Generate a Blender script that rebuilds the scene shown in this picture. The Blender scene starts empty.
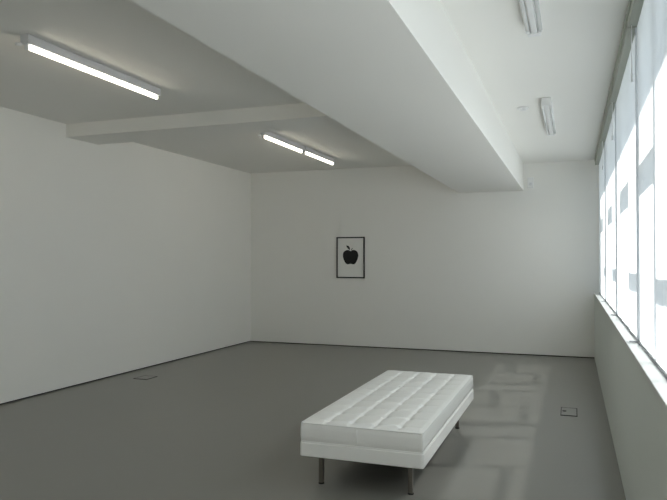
import bpy, bmesh, math, random
from mathutils import Vector, Matrix
random.seed(4)
sc = bpy.context.scene
C = sc.collection

# ------------------------------------------------------------------ camera
cam = bpy.data.cameras.new('camera'); camo = bpy.data.objects.new('camera', cam); C.objects.link(camo)
R_ = Vector((0.938898, 0.344195, 0.000490)); U_ = Vector((0.004606, -0.013989, 0.999892)); F_ = Vector((-0.344164, 0.938794, 0.014719))
m = Matrix.Identity(4)
for i in range(3):
    m[i][0] = R_[i]; m[i][1] = U_[i]; m[i][2] = -F_[i]
m[2][3] = 1.6
camo.matrix_world = m
cam.sensor_width = 36.0; cam.lens = 652.17 * 36 / 667; cam.clip_start = 0.05; cam.clip_end = 500
sc.camera = camo

# ------------------------------------------------------------------ light
SKY = 1.45
SUN = 22.0
TUBE = 7.0
w = bpy.data.worlds.new('sky'); sc.world = w; w.use_nodes = True
wn = w.node_tree; bg = wn.nodes['Background']
bg.inputs['Color'].default_value = (0.66, 0.82, 1.0, 1); bg.inputs['Strength'].default_value = SKY
sun = bpy.data.lights.new('sun', 'SUN'); sun.energy = SUN; sun.angle = math.radians(2.3); sun.color = (1.0, 0.985, 0.97)
suno = bpy.data.objects.new('sun', sun); C.objects.link(suno)
suno.rotation_euler = Vector((-1.0, -0.28, -1.65)).to_track_quat('-Z', 'Y').to_euler(); suno.location = (8, 6, 12)

sc.view_settings.view_transform = 'Standard'; sc.view_settings.look = 'None'
sc.view_settings.exposure = 0.45; sc.view_settings.gamma = 1; sc.view_settings.use_curve_mapping = False
try:
    sc.cycles.use_denoising = True
    sc.cycles.denoiser = 'OPENIMAGEDENOISE'
    sc.cycles.max_bounces = 14; sc.cycles.diffuse_bounces = 10; sc.cycles.transparent_max_bounces = 16
    sc.cycles.transmission_bounces = 10; sc.cycles.sample_clamp_indirect = 6.0
    sc.cycles.caustics_reflective = False; sc.cycles.caustics_refractive = False
except Exception as e:
    print(e)

# ------------------------------------------------------------------ materials
def mat(name, col, rough=0.6, metal=0.0, noise=0.0, nscale=6.0, bump=0.0, bscale=60.0, spec=0.5, emit=None, estr=0.0, coat=0.0):
    M = bpy.data.materials.new(name); M.use_nodes = True
    nt = M.node_tree; b = nt.nodes['Principled BSDF']
    b.inputs['Base Color'].default_value = (*col, 1); b.inputs['Roughness'].default_value = rough
    b.inputs['Metallic'].default_value = metal; b.inputs['Specular IOR Level'].default_value = spec
    if coat: b.inputs['Coat Weight'].default_value = coat; b.inputs['Coat Roughness'].default_value = 0.2
    if emit:
        b.inputs['Emission Color'].default_value = (*emit, 1); b.inputs['Emission Strength'].default_value = estr
    tc = nt.nodes.new('ShaderNodeTexCoord')
    if noise:
        n = nt.nodes.new('ShaderNodeTexNoise'); n.inputs['Scale'].default_value = nscale; n.inputs['Detail'].default_value = 5
        nt.links.new(tc.outputs['Object'], n.inputs['Vector'])
        r = nt.nodes.new('ShaderNodeMixRGB'); r.inputs['Color1'].default_value = (*[c * (1 - noise) for c in col], 1)
        r.inputs['Color2'].default_value = (*[min(1, c * (1 + noise)) for c in col], 1)
        nt.links.new(n.outputs['Fac'], r.inputs['Fac']); nt.links.new(r.outputs['Color'], b.inputs['Base Color'])
    if bump:
        n2 = nt.nodes.new('ShaderNodeTexNoise'); n2.inputs['Scale'].default_value = bscale; n2.inputs['Detail'].default_value = 3
        nt.links.new(tc.outputs['Object'], n2.inputs['Vector'])
        bp = nt.nodes.new('ShaderNodeBump'); bp.inputs['Strength'].default_value = bump; bp.inputs['Distance'].default_value = 0.002
        nt.links.new(n2.outputs['Fac'], bp.inputs['Height']); nt.links.new(bp.outputs['Normal'], b.inputs['Normal'])
    return M

M_WALL = mat('matt_white_wall_paint', (0.87, 0.86, 0.828), 0.85, noise=0.012, nscale=1.5, bump=0.05, bscale=220, spec=0.2)
M_CEIL = mat('matt_white_ceiling_paint', (0.87, 0.86, 0.828), 0.9, noise=0.012, nscale=1.2, bump=0.05, bscale=220, spec=0.2)
M_FLOOR = mat('grey_floor_paint', (0.205, 0.201, 0.180), 0.30, noise=0.035, nscale=1.6, bump=0.05, bscale=9, spec=0.75)
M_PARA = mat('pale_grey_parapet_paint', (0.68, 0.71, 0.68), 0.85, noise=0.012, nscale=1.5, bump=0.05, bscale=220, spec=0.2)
M_GAP = mat('dark_recess_paint', (0.03, 0.03, 0.028), 0.9)
M_SILL = mat('white_sill_paint', (0.62, 0.63, 0.62), 0.4, noise=0.05, nscale=10)
M_FRAME = mat('grey_white_window_metal', (0.55, 0.56, 0.57), 0.4)
M_RAIL = mat('grey_aluminium_rail', (0.33, 0.34, 0.36), 0.45, metal=0.3)
M_SIDE = mat('pale_aluminium_guide', (0.58, 0.60, 0.62), 0.45, metal=0.2)
M_CASS = mat('shade_toned_blind_cassette', (0.40, 0.42, 0.36), 0.5)  # olive-grey tone puts the cassettes' shade into the base colour
M_LEATHER = mat('white_leather', (0.86, 0.855, 0.83), 0.5, noise=0.02, nscale=14, bump=0.25, bscale=160, spec=0.5)
M_PIPE = mat('white_leather_piping', (0.84, 0.84, 0.82), 0.4)
M_STEEL = mat('dark_brushed_steel', (0.22, 0.20, 0.18), 0.32, metal=0.9)
M_UNDER = mat('black_underside_fabric', (0.03, 0.03, 0.03), 0.9)
M_METAL = mat('white_enamelled_metal', (0.72, 0.72, 0.74), 0.45)
M_PLAS = mat('white_plastic', (0.82, 0.82, 0.82), 0.4)
M_TUBE = mat('lit_fluorescent_tube', (0.95, 0.95, 0.95), 0.3, emit=(1.0, 0.91, 0.74), estr=TUBE)
M_TUBEOFF = mat('unlit_fluorescent_tube', (0.80, 0.81, 0.81), 0.25)
M_BLACK = mat('black_picture_frame', (0.018, 0.018, 0.018), 0.45)
M_PAPER = mat('off_white_print_paper', (0.87, 0.86, 0.828), 0.8, noise=0.01)
M_INK = mat('black_print_ink', (0.012, 0.012, 0.012), 0.8, noise=0.4, nscale=60)
M_PLATE = mat('grey_floor_box_lid', (0.215, 0.212, 0.195), 0.32, spec=0.7)
M_PLATEDGE = mat('dark_floor_box_rim', (0.03, 0.03, 0.03), 0.6)
M_GROUND = mat('outdoor_asphalt', (0.16, 0.16, 0.155), 0.9, noise=0.1, nscale=0.7)
M_EXT = mat('pale_render', (0.6, 0.6, 0.58), 0.9)

def fabric():
    M = bpy.data.materials.new('white_screen_fabric'); M.use_nodes = True
    nt = M.node_tree; nt.nodes.clear()
    out = nt.nodes.new('ShaderNodeOutputMaterial')
    d = nt.nodes.new('ShaderNodeBsdfDiffuse'); t = nt.nodes.new('ShaderNodeBsdfTranslucent'); tr = nt.nodes.new('ShaderNodeBsdfTransparent')
    d.inputs['Color'].default_value = (0.86, 0.87, 0.87, 1); t.inputs['Color'].default_value = (0.845, 0.865, 0.87, 1)
    tr.inputs['Color'].default_value = (1, 1, 1, 1)
    tc = nt.nodes.new('ShaderNodeTexCoord'); wv = nt.nodes.new('ShaderNodeTexWave')
    wv.bands_direction = 'Y'; wv.inputs['Scale'].default_value = 3.0; wv.inputs['Distortion'].default_value = 1.0
    wv.inputs['Detail Scale'].default_value = 0.4
    nt.links.new(tc.outputs['Object'], wv.inputs['Vector'])
    mr = nt.nodes.new('ShaderNodeMapRange'); mr.inputs['To Min'].default_value = 0.37; mr.inputs['To Max'].default_value = 0.50
    nt.links.new(wv.outputs['Fac'], mr.inputs['Value'])
    m1 = nt.nodes.new('ShaderNodeMixShader')
    nt.links.new(mr.outputs['Result'], m1.inputs[0])
    nt.links.new(d.outputs[0], m1.inputs[1]); nt.links.new(t.outputs[0], m1.inputs[2])
    m2 = nt.nodes.new('ShaderNodeMixShader'); m2.inputs[0].default_value = OPEN
    nt.links.new(m1.outputs[0], m2.inputs[1]); nt.links.new(tr.outputs[0], m2.inputs[2]); nt.links.new(m2.outputs[0], out.inputs[0])
    return M
OPEN = 0.045
M_FAB = fabric()

def glass():
    M = bpy.data.materials.new('window_glass'); M.use_nodes = True
    nt = M.node_tree; nt.nodes.clear()
    out = nt.nodes.new('ShaderNodeOutputMaterial'); tr = nt.nodes.new('ShaderNodeBsdfTransparent'); g = nt.nodes.new('ShaderNodeBsdfGlossy')
    tr.inputs['Color'].default_value = (0.96, 0.975, 0.97, 1); g.inputs['Roughness'].default_value = 0.03
    lw = nt.nodes.new('ShaderNodeLayerWeight'); pw = nt.nodes.new('ShaderNodeMath'); pw.operation = 'POWER'; pw.inputs[1].default_value = 5.0
    fr = nt.nodes.new('ShaderNodeMath'); fr.operation = 'MULTIPLY_ADD'; fr.inputs[1].default_value = 0.9; fr.inputs[2].default_value = 0.04
    nt.links.new(lw.outputs['Facing'], pw.inputs[0]); nt.links.new(pw.outputs[0], fr.inputs[0])
    mx = nt.nodes.new('ShaderNodeMixShader')
    nt.links.new(fr.outputs[0], mx.inputs[0]); nt.links.new(tr.outputs[0], mx.inputs[1]); nt.links.new(g.outputs[0], mx.inputs[2])
    nt.links.new(mx.outputs[0], out.inputs[0])
    return M
M_GLASS = glass()

# ------------------------------------------------------------------ helpers
def bm_new(): return bmesh.new()
def box(bm, x0, x1, y0, y1, z0, z1):
    vs = [bm.verts.new((x, y, z)) for x in (x0, x1) for y in (y0, y1) for z in (z0, z1)]
    for f in ((0,1,3,2),(4,6,7,5),(0,4,5,1),(2,3,7,6),(0,2,6,4),(1,5,7,3)):
        bm.faces.new([vs[i] for i in f])
def cyl(bm, a, b, r, n=16, r2=None):
    a = Vector(a); b = Vector(b); r2 = r if r2 is None else r2
    d = (b - a).normalized(); q = d.to_track_quat('Z', 'Y')
    A = []; B = []
    for i in range(n):
        t = 2 * math.pi * i / n; o = q @ Vector((math.cos(t), math.sin(t), 0))
        A.append(bm.verts.new(a + o * r)); B.append(bm.verts.new(b + o * r2))
    for i in range(n):
        f = bm.faces.new((A[i], A[(i+1) % n], B[(i+1) % n], B[i])); f.smooth = True
    bm.faces.new(A[::-1]); bm.faces.new(B)
def obj(name, bm, mt, parent=None, bevel=0.0, seg=2, loc=None):
    bmesh.ops.recalc_face_normals(bm, faces=bm.faces)
    me = bpy.data.meshes.new(name); bm.to_mesh(me); bm.free()
    me.materials.append(mt)
    o = bpy.data.objects.new(name, me); C.objects.link(o)
    if loc is not None: o.location = loc
    if parent: o.parent = parent
    if bevel:
        b = o.modifiers.new('bevel', 'BEVEL'); b.width = bevel; b.segments = seg; b.limit_method = 'ANGLE'; b.angle_limit = math.radians(40)
    return o
def boxobj(name, dims, mt, parent=None, bevel=0.0, seg=2):
    bm = bm_new(); box(bm, *dims); return obj(name, bm, mt, parent, bevel, seg)
def tag(o, label, cat, group=None, kind=None):
    o['label'] = label; o['category'] = cat
    if group: o['group'] = group
    if kind: o['kind'] = kind
    return o
def empty(name, loc=(0, 0, 0)):
    o = bpy.data.objects.new(name, None); C.objects.link(o); o.location = loc; o.empty_display_size = 0.1
    return o
def struct(name, dims, mt, label, cat, bevel=0.0):
    return tag(boxobj(name, dims, mt, bevel=bevel), label, cat, kind='structure')

# ------------------------------------------------------------------ room shell
XL, XR, YB, YF = -5.91, 0.327, 11.41, -2.6      # left wall, parapet face, far wall, wall behind the camera
HL, HR = 3.285, 3.222
XW = 0.40                                        # plane of the blinds
ZS = 1.065                                       # sill top
WIN_END = 11.25
GAP = 0.016

struct('floor', (XL - 0.3, 0.62, YF - 0.2, YB + 0.3, -0.25, 0.0), M_FLOOR, 'smooth grey painted floor of the gallery room', 'floor')
struct('wall_left', (XL - 0.25, XL, YF, YB + 0.25, GAP, HL + 0.01), M_WALL, 'long plain white wall on the left of the room', 'wall')
struct('wall_far', (XL, 0.62, YB, YB + 0.25, GAP, 3.40), M_WALL, 'plain white end wall with the framed apple print', 'wall')
struct('wall_near', (XL - 0.25, 0.62, YF - 0.2, YF, 0.0, 3.40), M_WALL, 'plain white wall behind the viewer', 'wall')
struct('baseboard_left', (XL - 0.25, XL - 0.012, YF, YB + 0.25, 0.0, GAP), M_GAP, 'thin dark recessed gap along the foot of the left wall', 'baseboard')
struct('baseboard_far', (XL - 0.012, XR, YB + 0.012, YB + 0.25, 0.0, GAP), M_GAP, 'thin dark recessed gap along the foot of the end wall', 'baseboard')
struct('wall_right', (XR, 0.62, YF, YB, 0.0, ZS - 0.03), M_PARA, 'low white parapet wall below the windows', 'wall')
# left ceiling with its slab, right ceiling running out to the eave that shades the window heads
bm = bm_new()
box(bm, XL - 0.25, -1.6, YF - 0.2, YB + 0.25, HL, HL + 0.25)
box(bm, -1.0, 0.836, YF - 0.2, YB + 0.25, HR, HL + 0.25)
box(bm, -1.6, -1.0, YF - 0.2, YB + 0.25, HL, HL + 0.25)
tag(obj('ceiling', bm, M_CEIL), 'plain white ceiling on both sides of the long beam', 'ceiling', kind='structure')
struct('trim_1', (-1.857, -0.772, YF, YB, 2.763, HL), M_CEIL, 'deep white boxed beam running the length of the ceiling', 'beam')
struct('trim_2', (XL, -1.857, 6.455, 7.03, 3.124, HL), M_CEIL, 'shallow white cross beam from left wall to the long beam', 'beam')
# white strip above window heads (behind the cassettes) is the slab itself; reveal at the far end
struct('trim_3', (0.47, 0.62, 11.25, YB, ZS - 0.03, HR), M_WALL, 'narrow white window jamb at the end wall', 'window jamb')
struct('ground', (0.9, 60, -30, 50, -3.3, -3.0), M_GROUND, 'grey asphalt ground outside the windows', 'ground')

struct('shade_wall', (0.62, 2.9, 11.35, 15.0, -3.0, 9.0), M_EXT, 'unseen pale wall added to shade the end of the last window', 'wall')  # out-of-view wall added to keep sun off the far end of the blinds

# ------------------------------------------------------------------ windows and blinds
names = ['first', 'second', 'third', 'fourth', 'fifth', 'sixth']
bay_far = [11.25, 9.05, 6.85, 4.65, 2.45, 0.25]   # far edges, nearest bays come last
BL = 2.2
XF0, XF1 = 0.50, 0.56
for k, y1 in enumerate(bay_far):
    y0 = y1 - BL
    wr = empty('window_%d' % (k + 1), (0.53, (y0 + y1) / 2, ZS))
    lab = 'white window bay behind the ' + ('blind nearest the end wall' if k == 0 else names[k] + ' blind counted from the end wall')
    tag(wr, lab, 'window', 'row of windows above the parapet', 'structure')
    oy = (y0 + y1) / 2
    def B(bm, x0_, x1_, a, b, c, d): box(bm, x0_ - 0.53, x1_ - 0.53, a - oy, b - oy, c - ZS, d - ZS)
    # sill slab
    s = bm_new(); B(s, XR - 0.006, 0.49, y0 + 0.004, y1 - 0.004, ZS - 0.03, ZS); obj('window_sill', s, M_SILL, wr, 0.004)
    f1, f2, fb_, ft0, ft1 = (0.36, 0.60, 0.60, 0.60, 1.0) if k == 3 else (0.38, 0.78, 0.38, 0.38, 0.78)
    ym1, ym2 = y0 + f1 * BL, y0 + f2 * BL
    f = bm_new()
    B(f, 0.49, 0.60, y0 - 0.05, y0 + 0.09, ZS - 0.03, HR)           # main mullion (near side of the bay)
    B(f, 0.49, 0.60, y1 - 0.05, y1 - 0.0501 + (0.05 if k == 0 else 0.001), ZS - 0.03, HR)
    B(f, 0.49, 0.58, y0 + 0.05, y1 - 0.04, ZS - 0.03, ZS + 0.02)     # bottom rail
    B(f, 0.49, 0.58, y0 + 0.05, y1 - 0.04, HR - 0.05, HR)           # head
    B(f, XF0, XF1, ym1 - 0.025, ym1 + 0.025, ZS + 0.02, HR - 0.05)
    B(f, XF0, XF1, ym2 - 0.035, ym2 + 0.035, ZS + 0.02, HR - 0.05)
    # low rail across the near lights
    fo = obj('window_frame', f, M_FRAME, wr)
    dz = 1.65 * (0.53 - XW)
    r = bm_new(); B(r, 0.505, 0.555, y0 + 0.09, y0 + fb_ * BL - 0.025, 1.415 + dz, 1.465 + dz); obj('glazing_bar', r, M_FRAME, wr)
    r = bm_new(); B(r, 0.505, 0.555, y0 + ft0 * BL + 0.025, y0 + ft1 * BL - 0.03, 2.04 + dz, 2.16 + dz); obj('transom', r, M_FRAME, wr)
    g = bm_new(); B(g, 0.527, 0.533, y0 + 0.05, y1 - 0.04, ZS + 0.02, HR - 0.05); obj('pane', g, M_GLASS, wr)

    # blind in front of the bay
    br = empty('roller_blind', (XW, oy, HR))
    place = 'nearest the end wall' if k == 0 else names[k] + ' from the end wall'
    tag(br, 'long white translucent window blind above the sill, ' + place, 'blind', 'roller blinds along the window wall')
    def B2(bm, x0_, x1_, a, b, c, d): box(bm, x0_ - XW, x1_ - XW, a - oy, b - oy, c - HR, d - HR)
    ya, yb = y0 + 0.013, y1 - 0.013
    if k == 0: yb = 11.245
    # fabric: thin, slightly wavy sheet with thickness
    fb = bm_new(); n = 60; zt, zb = HR - 0.10, (ZS + 0.016 if k < 5 else 1.95)  # last blind, out of view, is half raised to let in extra light
    rows = []
    for j in range(5):
        z = zt + (zb - zt) * j / 4; row = []
        for i in range(n + 1):
            y = ya + (yb - ya) * i / n
            x = 0.0025 * math.sin(y * 9.0 + k) * (j / 4) + 0.0015 * math.sin(y * 23 + 2 * k) * (j / 4)
            row.append(fb.verts.new((x, y - oy, z - HR)))
        rows.append(row)
    for j in range(4):
        for i in range(n):
            fc = fb.faces.new((rows[j][i], rows[j][i+1], rows[j+1][i+1], rows[j+1][i])); fc.smooth = True
    fo = obj('blind_fabric', fb, M_FAB, br)
    c = bm_new(); B2(c, 0.345, 0.435, ya - 0.005, yb + 0.005, HR - 0.105, HR - 0.001); obj('cassette', c, M_CASS, br, 0.006)
    c = bm_new(); B2(c, 0.338, 0.348, ya + 0.01, yb - 0.01, HR - 0.05, HR - 0.004); obj('cassette_lip', c, M_CASS, br, 0.002)
    c = bm_new(); B2(c, XW - 0.007, XW + 0.007, ya, yb, zb - 0.012, zb + 0.002); obj('bottom_rail', c, M_RAIL, br, 0.004)
    c = bm_new(); B2(c, XW - 0.010, XW + 0.010, y0 + 0.0005, y0 + 0.0125, ZS + 0.004, HR - 0.107); obj('side_rail', c, M_SIDE, br)
    c = bm_new(); B2(c, 0.345, XW + 0.02, y0 + 0.0005, y0 + 0.03, ZS, ZS + 0.006); obj('rail_foot', c, M_RAIL, br)
    c = bm_new(); cyl(c, (-0.035, yb - oy - 0.03, -0.1), (-0.035, yb - oy - 0.03, -0.42), 0.003, 6); cyl(c, (-0.035, yb - oy - 0.03, -0.42), (-0.035, yb - oy - 0.03, -0.47), 0.007, 8)
    obj('pull_cord', c, M_PLAS, br)

# ------------------------------------------------------------------ lights, left side (lit single tubes)
def batten(y0, y1, label, knob=True, x=-3.84):
    L = y1 - y0
    r = empty('fluorescent_light', (x, (y0 + y1) / 2, HL)); tag(r, label, 'light fitting', 'lit tube lights on the left ceiling')
    h = L / 2
    b = bm_new(); box(b, -0.036, 0.036, -h, h, -0.072, -0.003); obj('housing', b, M_METAL, r, 0.004)
    b = bm_new(); box(b, -0.04, 0.04, -h - 0.012, -h, -0.075, -0.001); obj('end_cap', b, M_METAL, r, 0.003)
    b = bm_new(); box(b, -0.03, 0.03, h, h + 0.010, -0.072, -0.001); obj('end_cap', b, M_METAL, r, 0.003)
    for s in (-1, 1):
        b = bm_new(); box(b, -0.014, 0.014, s * (h - 0.012) - 0.010, s * (h - 0.012) + 0.010, -0.112, -0.066); obj('lamp_holder', b, M_PLAS, r, 0.003)
    b = bm_new(); cyl(b, (0, -h + 0.022, -0.090), (0, h - 0.022, -0.090), 0.0165, 20); obj('tube', b, M_TUBE, r)
    if knob:
        b = bm_new(); cyl(b, (-0.03, -h - 0.060, -0.084), (-0.03, -h - 0.0125, -0.074), 0.013, 14, 0.015); obj('end_plug', b, M_PLAS, r, 0.002)
    return r
batten(3.77, 5.425, 'white ceiling batten with lit tube in front of the cross beam')
batten(7.595, 8.893, 'nearer of the two lit tube lights in line beyond the cross beam', x=-3.762)
batten(8.95, 10.20, 'farther of the two lit tube lights, close to the end wall', knob=False, x=-3.75)
for y_, l_ in ((0.10, 'added fill tube overhead to the left of the viewer'), (-2.0, 'added fill tube behind the viewer')):
    batten(y_, y_ + 1.67, l_)  # unseen tubes added to brighten the left and near side of the room

# lights, right side (twin tubes, unlit)
def twin(y0, y1, label):
    L = y1 - y0; h = L / 2
    r = empty('twin_tube_light', (-0.24, (y0 + y1) / 2, HR)); tag(r, label, 'light fitting', 'unlit twin tube lights on the window side ceiling')
    b = bm_new(); box(b, -0.019, 0.019, -h, h, -0.075, -0.002); obj('housing', b, M_PLAS, r, 0.004)
    for s in (-1, 1):
        b = bm_new(); box(b, -0.045, 0.045, s * h - (0.07 if s < 0 else 0.03), s * h + (0.03 if s > 0 else 0.0), -0.082, 0.0); obj('end_cap', b, M_PLAS, r, 0.006)
        for q in (-1, 1):
            b = bm_new(); box(b, q * 0.041 - 0.012, q * 0.041 + 0.012, s * (h - 0.05) - 0.010, s * (h - 0.05) + 0.010, -0.082, -0.02)
            obj('lamp_holder', b, M_PLAS, r, 0.003)
        b = bm_new(); cyl(b, (s * 0.041, -h + 0.05, -0.062), (s * 0.041, h - 0.05, -0.062), 0.0145, 16); obj('tube', b, M_TUBEOFF, r)
    b = bm_new(); cyl(b, (0.0, h + 0.03, -0.05), (0.0, h + 0.09, -0.05), 0.012, 12); obj('end_plug', b, M_PLAS, r)
twin(3.10, 4.66, 'unlit white twin tube light at the top edge of the picture')
twin(6.90, 8.50, 'unlit white twin tube light nearer the end wall')

# ceiling disc
bm = bm_new(); cyl(bm, (0, 0, 0), (0, 0, -0.018), 0.062, 28, 0.058); cyl(bm, (0, 0, -0.018), (0, 0, -0.030), 0.036, 24, 0.030)
o = obj('smoke_detector', bm, M_PLAS, None, 0.002, loc=(-0.49, 7.2, HR)); tag(o, 'small round white disc on the ceiling beside the far unlit light', 'smoke detector')
# sensor on end wall
r = empty('wall_sensor', (-0.655, YB, 2.90)); tag(r, 'small white sensor box high on end wall beside the beam', 'sensor')
bm = bm_new(); box(bm, -0.05, 0.05, -0.05, 0, -0.10, 0.08); obj('sensor_body', bm, M_PLAS, r, 0.012)
bm = bm_new(); cyl(bm, (0, -0.05, -0.03), (0, -0.058, -0.03), 0.03, 20, 0.022); obj('lens', bm, M_METAL, r)

# ------------------------------------------------------------------ framed apple print
PX, PZ = -3.842, 1.638; PW, PH = 0.545, 0.758
r = empty('framed_print', (PX, YB, PZ)); tag(r, 'black framed print of a black apple on the end wall', 'framed picture')
bm = bm_new(); t = 0.022; hw, hh = PW / 2, PH / 2
box(bm, -hw, hw, -0.03, -0.001, hh - t, hh); box(bm, -hw, hw, -0.03, -0.001, -hh, -hh + t)
box(bm, -hw, -hw + t, -0.03, -0.001, -hh + t, hh - t); box(bm, hw - t, hw, -0.03, -0.001, -hh + t, hh - t)
obj('picture_frame', bm, M_BLACK, r)
bm = bm_new(); box(bm, -hw + t, hw - t, -0.014, -0.002, -hh + t, hh - t); pp = obj('print_sheet', bm, M_PAPER, r)
def smooth_poly(pts, n=8):
    out = []; N = len(pts)
    for i in range(N):
        p0, p1, p2, p3 = pts[i-1], pts[i], pts[(i+1) % N], pts[(i+2) % N]
        for j in range(n):
            s = j / n
            out.append(tuple(0.5 * ((2*p1[c]) + (-p0[c]+p2[c])*s + (2*p0[c]-5*p1[c]+4*p2[c]-p3[c])*s*s + (-p0[c]+3*p1[c]-3*p2[c]+p3[c])*s**3) for c in (0, 1)))
    return out
def flat(bm, pts, y0, y1):
    a = [bm.verts.new((x, y0, z)) for x, z in pts]; b = [bm.verts.new((x, y1, z)) for x, z in pts]
    bm.faces.new(a); bm.faces.new(b[::-1])
    for i in range(len(pts)):
        bm.faces.new((a[i], b[i], b[(i+1) % len(pts)], a[(i+1) % len(pts)]))
ax, az = 0.0, 0.013
body = [(0.0, 0.105), (0.035, 0.122), (0.085, 0.118), (0.127, 0.085), (0.140, 0.030), (0.130, -0.030), (0.105, -0.090), (0.075, -0.128),
        (0.040, -0.134), (0.0, -0.126), (-0.040, -0.134), (-0.075, -0.128), (-0.108, -0.090), (-0.133, -0.030), (-0.142, 0.030), (-0.128, 0.085), (-0.085, 0.118), (-0.035, 0.122)]
leaf = [(-0.012, 0.128), (-0.035, 0.142), (-0.060, 0.170), (-0.074, 0.202), (-0.052, 0.198), (-0.026, 0.178), (-0.010, 0.150)]
stem = [(0.004, 0.118), (0.014, 0.118), (0.026, 0.142), (0.044, 0.154), (0.040, 0.162), (0.018, 0.150)]
body = [(x * 1.06, z * 1.02) for x, z in body]; leaf = [(x * 1.1 - 0.002, 0.128 + (z - 0.128) * 1.08) for x, z in leaf]
leaf[3:6] = [leaf[3], (leaf[4][0] + 0.012, leaf[4][1]), (leaf[5][0] + 0.008, leaf[5][1])]
bm = bm_new()
for q in (smooth_poly(body), smooth_poly(leaf), stem):
    flat(bm, [(x + ax, z + az) for x, z in q], -0.0150, -0.0141)
obj('apple_image', bm, M_INK, pp)

# ------------------------------------------------------------------ bench
X0, X1, Y0, Y1, ZT = -1.810, -0.940, 4.276, 6.588, 0.455
BW, BLn = X1 - X0, Y1 - Y0
r = empty('bench', ((X0 + X1) / 2, (Y0 + Y1) / 2, 0)); tag(r, 'low white tufted leather daybed bench on thin steel legs', 'bench')
hx, hy = BW / 2, BLn / 2
def rrect(hx, hy, rad, n=6):
    pts = []
    for cx, cy, a0 in ((hx - rad, hy - rad, 0), (-hx + rad, hy - rad, 90), (-hx + rad, -hy + rad, 180), (hx - rad, -hy + rad, 270)):
        for i in range(n + 1):
            a = math.radians(a0 + 90 * i / n); pts.append((cx + rad * math.cos(a), cy + rad * math.sin(a)))
    return pts
# tufted cushion: 5 columns x 10 rows of pads sewn down at four lines of tufts
def top_h(x, y):
    cw = BW / 5; rl = BLn / 10
    u = (x + hx) / cw; v = (y + hy) / rl - 0.5
    ku, kv = round(u), round(v)
    du = abs(u - ku) * cw if 1 <= ku <= 4 else 9
    dv = abs(v - kv) * rl
    d = 0.0
    ucell = abs(math.sin(math.pi * min(max(u, 0), 5)))
    if 0.5 <= u <= 4.5 or True:
        seam = math.exp(-(du / 0.012) ** 2) * 0.006
        cross = math.exp(-(dv / 0.012) ** 2) * 0.007
        tuft = math.exp(-((du / 0.024) ** 2 + (dv / 0.028) ** 2)) * 0.016
        d = seam + cross * min(1, (min(x + hx, hx - x)) / 0.12) + tuft
    puff = 0.006 * (ucell ** 0.7)
    e = min(x + hx, hx - x, y + hy, hy - y)
    ed = min(1, e / 0.03)
    return (-d + puff) * ed - 0.004 * (1 - ed)
bm = bm_new(); NX, NY = 130, 300
ins = 0.004
def gx(i): return -hx + ins + (BW - 2 * ins) * i / NX
def gy(j): return -hy + ins + (BLn - 2 * ins) * j / NY
grid = [[bm.verts.new((gx(i), gy(j), ZT - 0.004 + top_h(gx(i), gy(j)))) for i in range(NX + 1)] for j in range(NY + 1)]
for j in range(NY):
    for i in range(NX):
        f = bm.faces.new((grid[j][i], grid[j][i+1], grid[j+1][i+1], grid[j+1][i])); f.smooth = True
# sides of the cushion, slightly bulged
per = [(i, 0) for i in range(NX)] + [(NX, j) for j in range(NY)] + [(i, NY) for i in range(NX, 0, -1)] + [(0, j) for j in range(NY, 0, -1)]
prev = [grid[j][i] for i, j in per]
ZM = 0.312
for lv, (zz, o_) in enumerate(((ZT - 0.014, 0.003), (ZT - 0.05, 0.006), (ZT - 0.10, 0.006), (ZM + 0.01, 0.002), (ZM, -0.006))):
    cur = []
    for (i, j) in per:
        x, y = gx(i), gy(j); s = o_ + ins - 0.002
        x2 = x * (hx + s) / hx if abs(abs(x) - (hx - ins)) < 1e-6 else x
        y2 = y * (hy + s) / hy if abs(abs(y) - (hy - ins)) < 1e-6 else y
        cur.append(bm.verts.new((x2, y2, zz)))
    for q in range(len(per)):
        f = bm.faces.new((prev[q], prev[(q+1) % len(per)], cur[(q+1) % len(per)], cur[q])); f.smooth = True
    prev = cur
bm.faces.new(prev)
cush = obj('cushion', bm, M_LEATHER, r)
def loop_tube(name, hx_, hy_, z, rad, mt, par):
    b = bm_new(); pts = rrect(hx_, hy_, 0.02, 5); N = len(pts); rings = []
    for i in range(N):
        p = Vector((*pts[i], z)); tdir = (Vector((*pts[(i+1) % N], z)) - Vector((*pts[i-1], z))).normalized(); nrm = Vector((tdir.y, -tdir.x, 0))
        rings.append([b.verts.new(p + nrm * rad * math.cos(a) + Vector((0, 0, 1)) * rad * math.sin(a)) for a in [k * math.pi / 4 for k in range(8)]])
    for i in range(N):
        for k in range(8):
            f = b.faces.new((rings[i][k], rings[(i+1) % N][k], rings[(i+1) % N][(k+1) % 8], rings[i][(k+1) % 8])); f.smooth = True
    return obj(name, b, mt, par)
loop_tube('piping', hx + 0.001, hy + 0.001, ZT - 0.010, 0.0045, M_PIPE, cush)
loop_tube('piping', hx + 0.003, hy + 0.003, ZM + 0.004, 0.0045, M_PIPE, cush)
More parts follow.
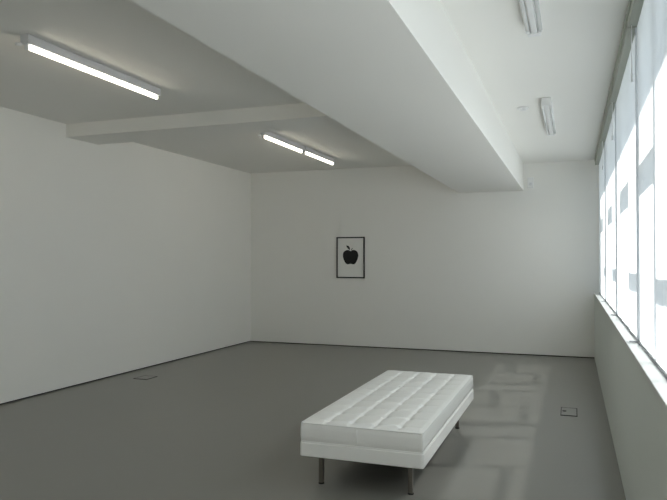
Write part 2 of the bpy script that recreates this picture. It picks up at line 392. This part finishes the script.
# vertical seams on the short ends
for s in (-1, 1):
    b = bm_new(); cyl(b, (-0.02, s * (hy + 0.0075), ZM + 0.012), (-0.02, s * (hy + 0.0075), ZT - 0.016), 0.0022, 8); obj('side_seam', b, M_PIPE, cush)
b = bm_new(); ZB = 0.213
pts = rrect(hx + 0.010, hy + 0.010, 0.022, 6)
top = [b.verts.new((x, y, ZM)) for x, y in pts]; bot = [b.verts.new((x, y, ZB)) for x, y in pts]
b.faces.new(top); b.faces.new(bot[::-1])
for i in range(len(pts)): b.faces.new((bot[i], bot[(i+1) % len(pts)], top[(i+1) % len(pts)], top[i]))
obj('upholstered_base', b, M_LEATHER, r, 0.008, 3)
b = bm_new(); box(b, -hx + 0.03, hx - 0.03, -hy + 0.03, hy - 0.03, ZB - 0.012, ZB); obj('underside', b, M_UNDER, r)
for (lx, ly) in ((-1.695, 4.375), (-1.045, 4.385), (-1.035, 6.24), (-1.695, 6.24)):
    b = bm_new(); cx, cy = lx - (X0 + X1) / 2, ly - (Y0 + Y1) / 2
    box(b, cx - 0.016, cx + 0.016, cy - 0.016, cy + 0.016, 0.008, ZB - 0.012)
    lg = obj('leg', b, M_STEEL, r, 0.003)
    b = bm_new(); cyl(b, (cx, cy, 0.0), (cx, cy, 0.010), 0.021, 16, 0.019); obj('foot', b, M_UNDER, lg)

# ------------------------------------------------------------------ floor boxes
def floorbox(x0, x1, y0, y1, label, knob):
    cx, cy = (x0 + x1) / 2, (y0 + y1) / 2
    r = empty('floor_box', (cx, cy, 0)); tag(r, label, 'floor socket box')
    w2, l2 = (x1 - x0) / 2, (y1 - y0) / 2; t = 0.010
    b = bm_new()
    box(b, -w2, w2, -l2, -l2 + t * 1.6, 0.0, 0.005); box(b, -w2, w2, l2 - t * 0.6, l2, 0.0, 0.005)
    box(b, -w2, -w2 + t * 0.7, -l2, l2, 0.0, 0.005); box(b, w2 - t, w2, -l2, l2, 0.0, 0.005)
    obj('rim', b, M_PLATEDGE, r)
    b = bm_new(); box(b, -w2 + t, w2 - t, -l2 + t, l2 - t, 0.0, 0.004); ld = obj('lid', b, M_PLATE, r)
    if knob:
        b = bm_new(); cyl(b, (-w2 * 0.55, 0.01, 0.004), (-w2 * 0.55, 0.01, 0.0075), 0.020, 16); obj('cable_flap', b, M_PLATEDGE, ld)
floorbox(-0.125, 0.040, 7.12, 7.50, 'dark rimmed floor box near the window parapet', True)
floorbox(-5.54, -5.33, 7.31, 7.56, 'dark edged floor box beside the left wall', False)
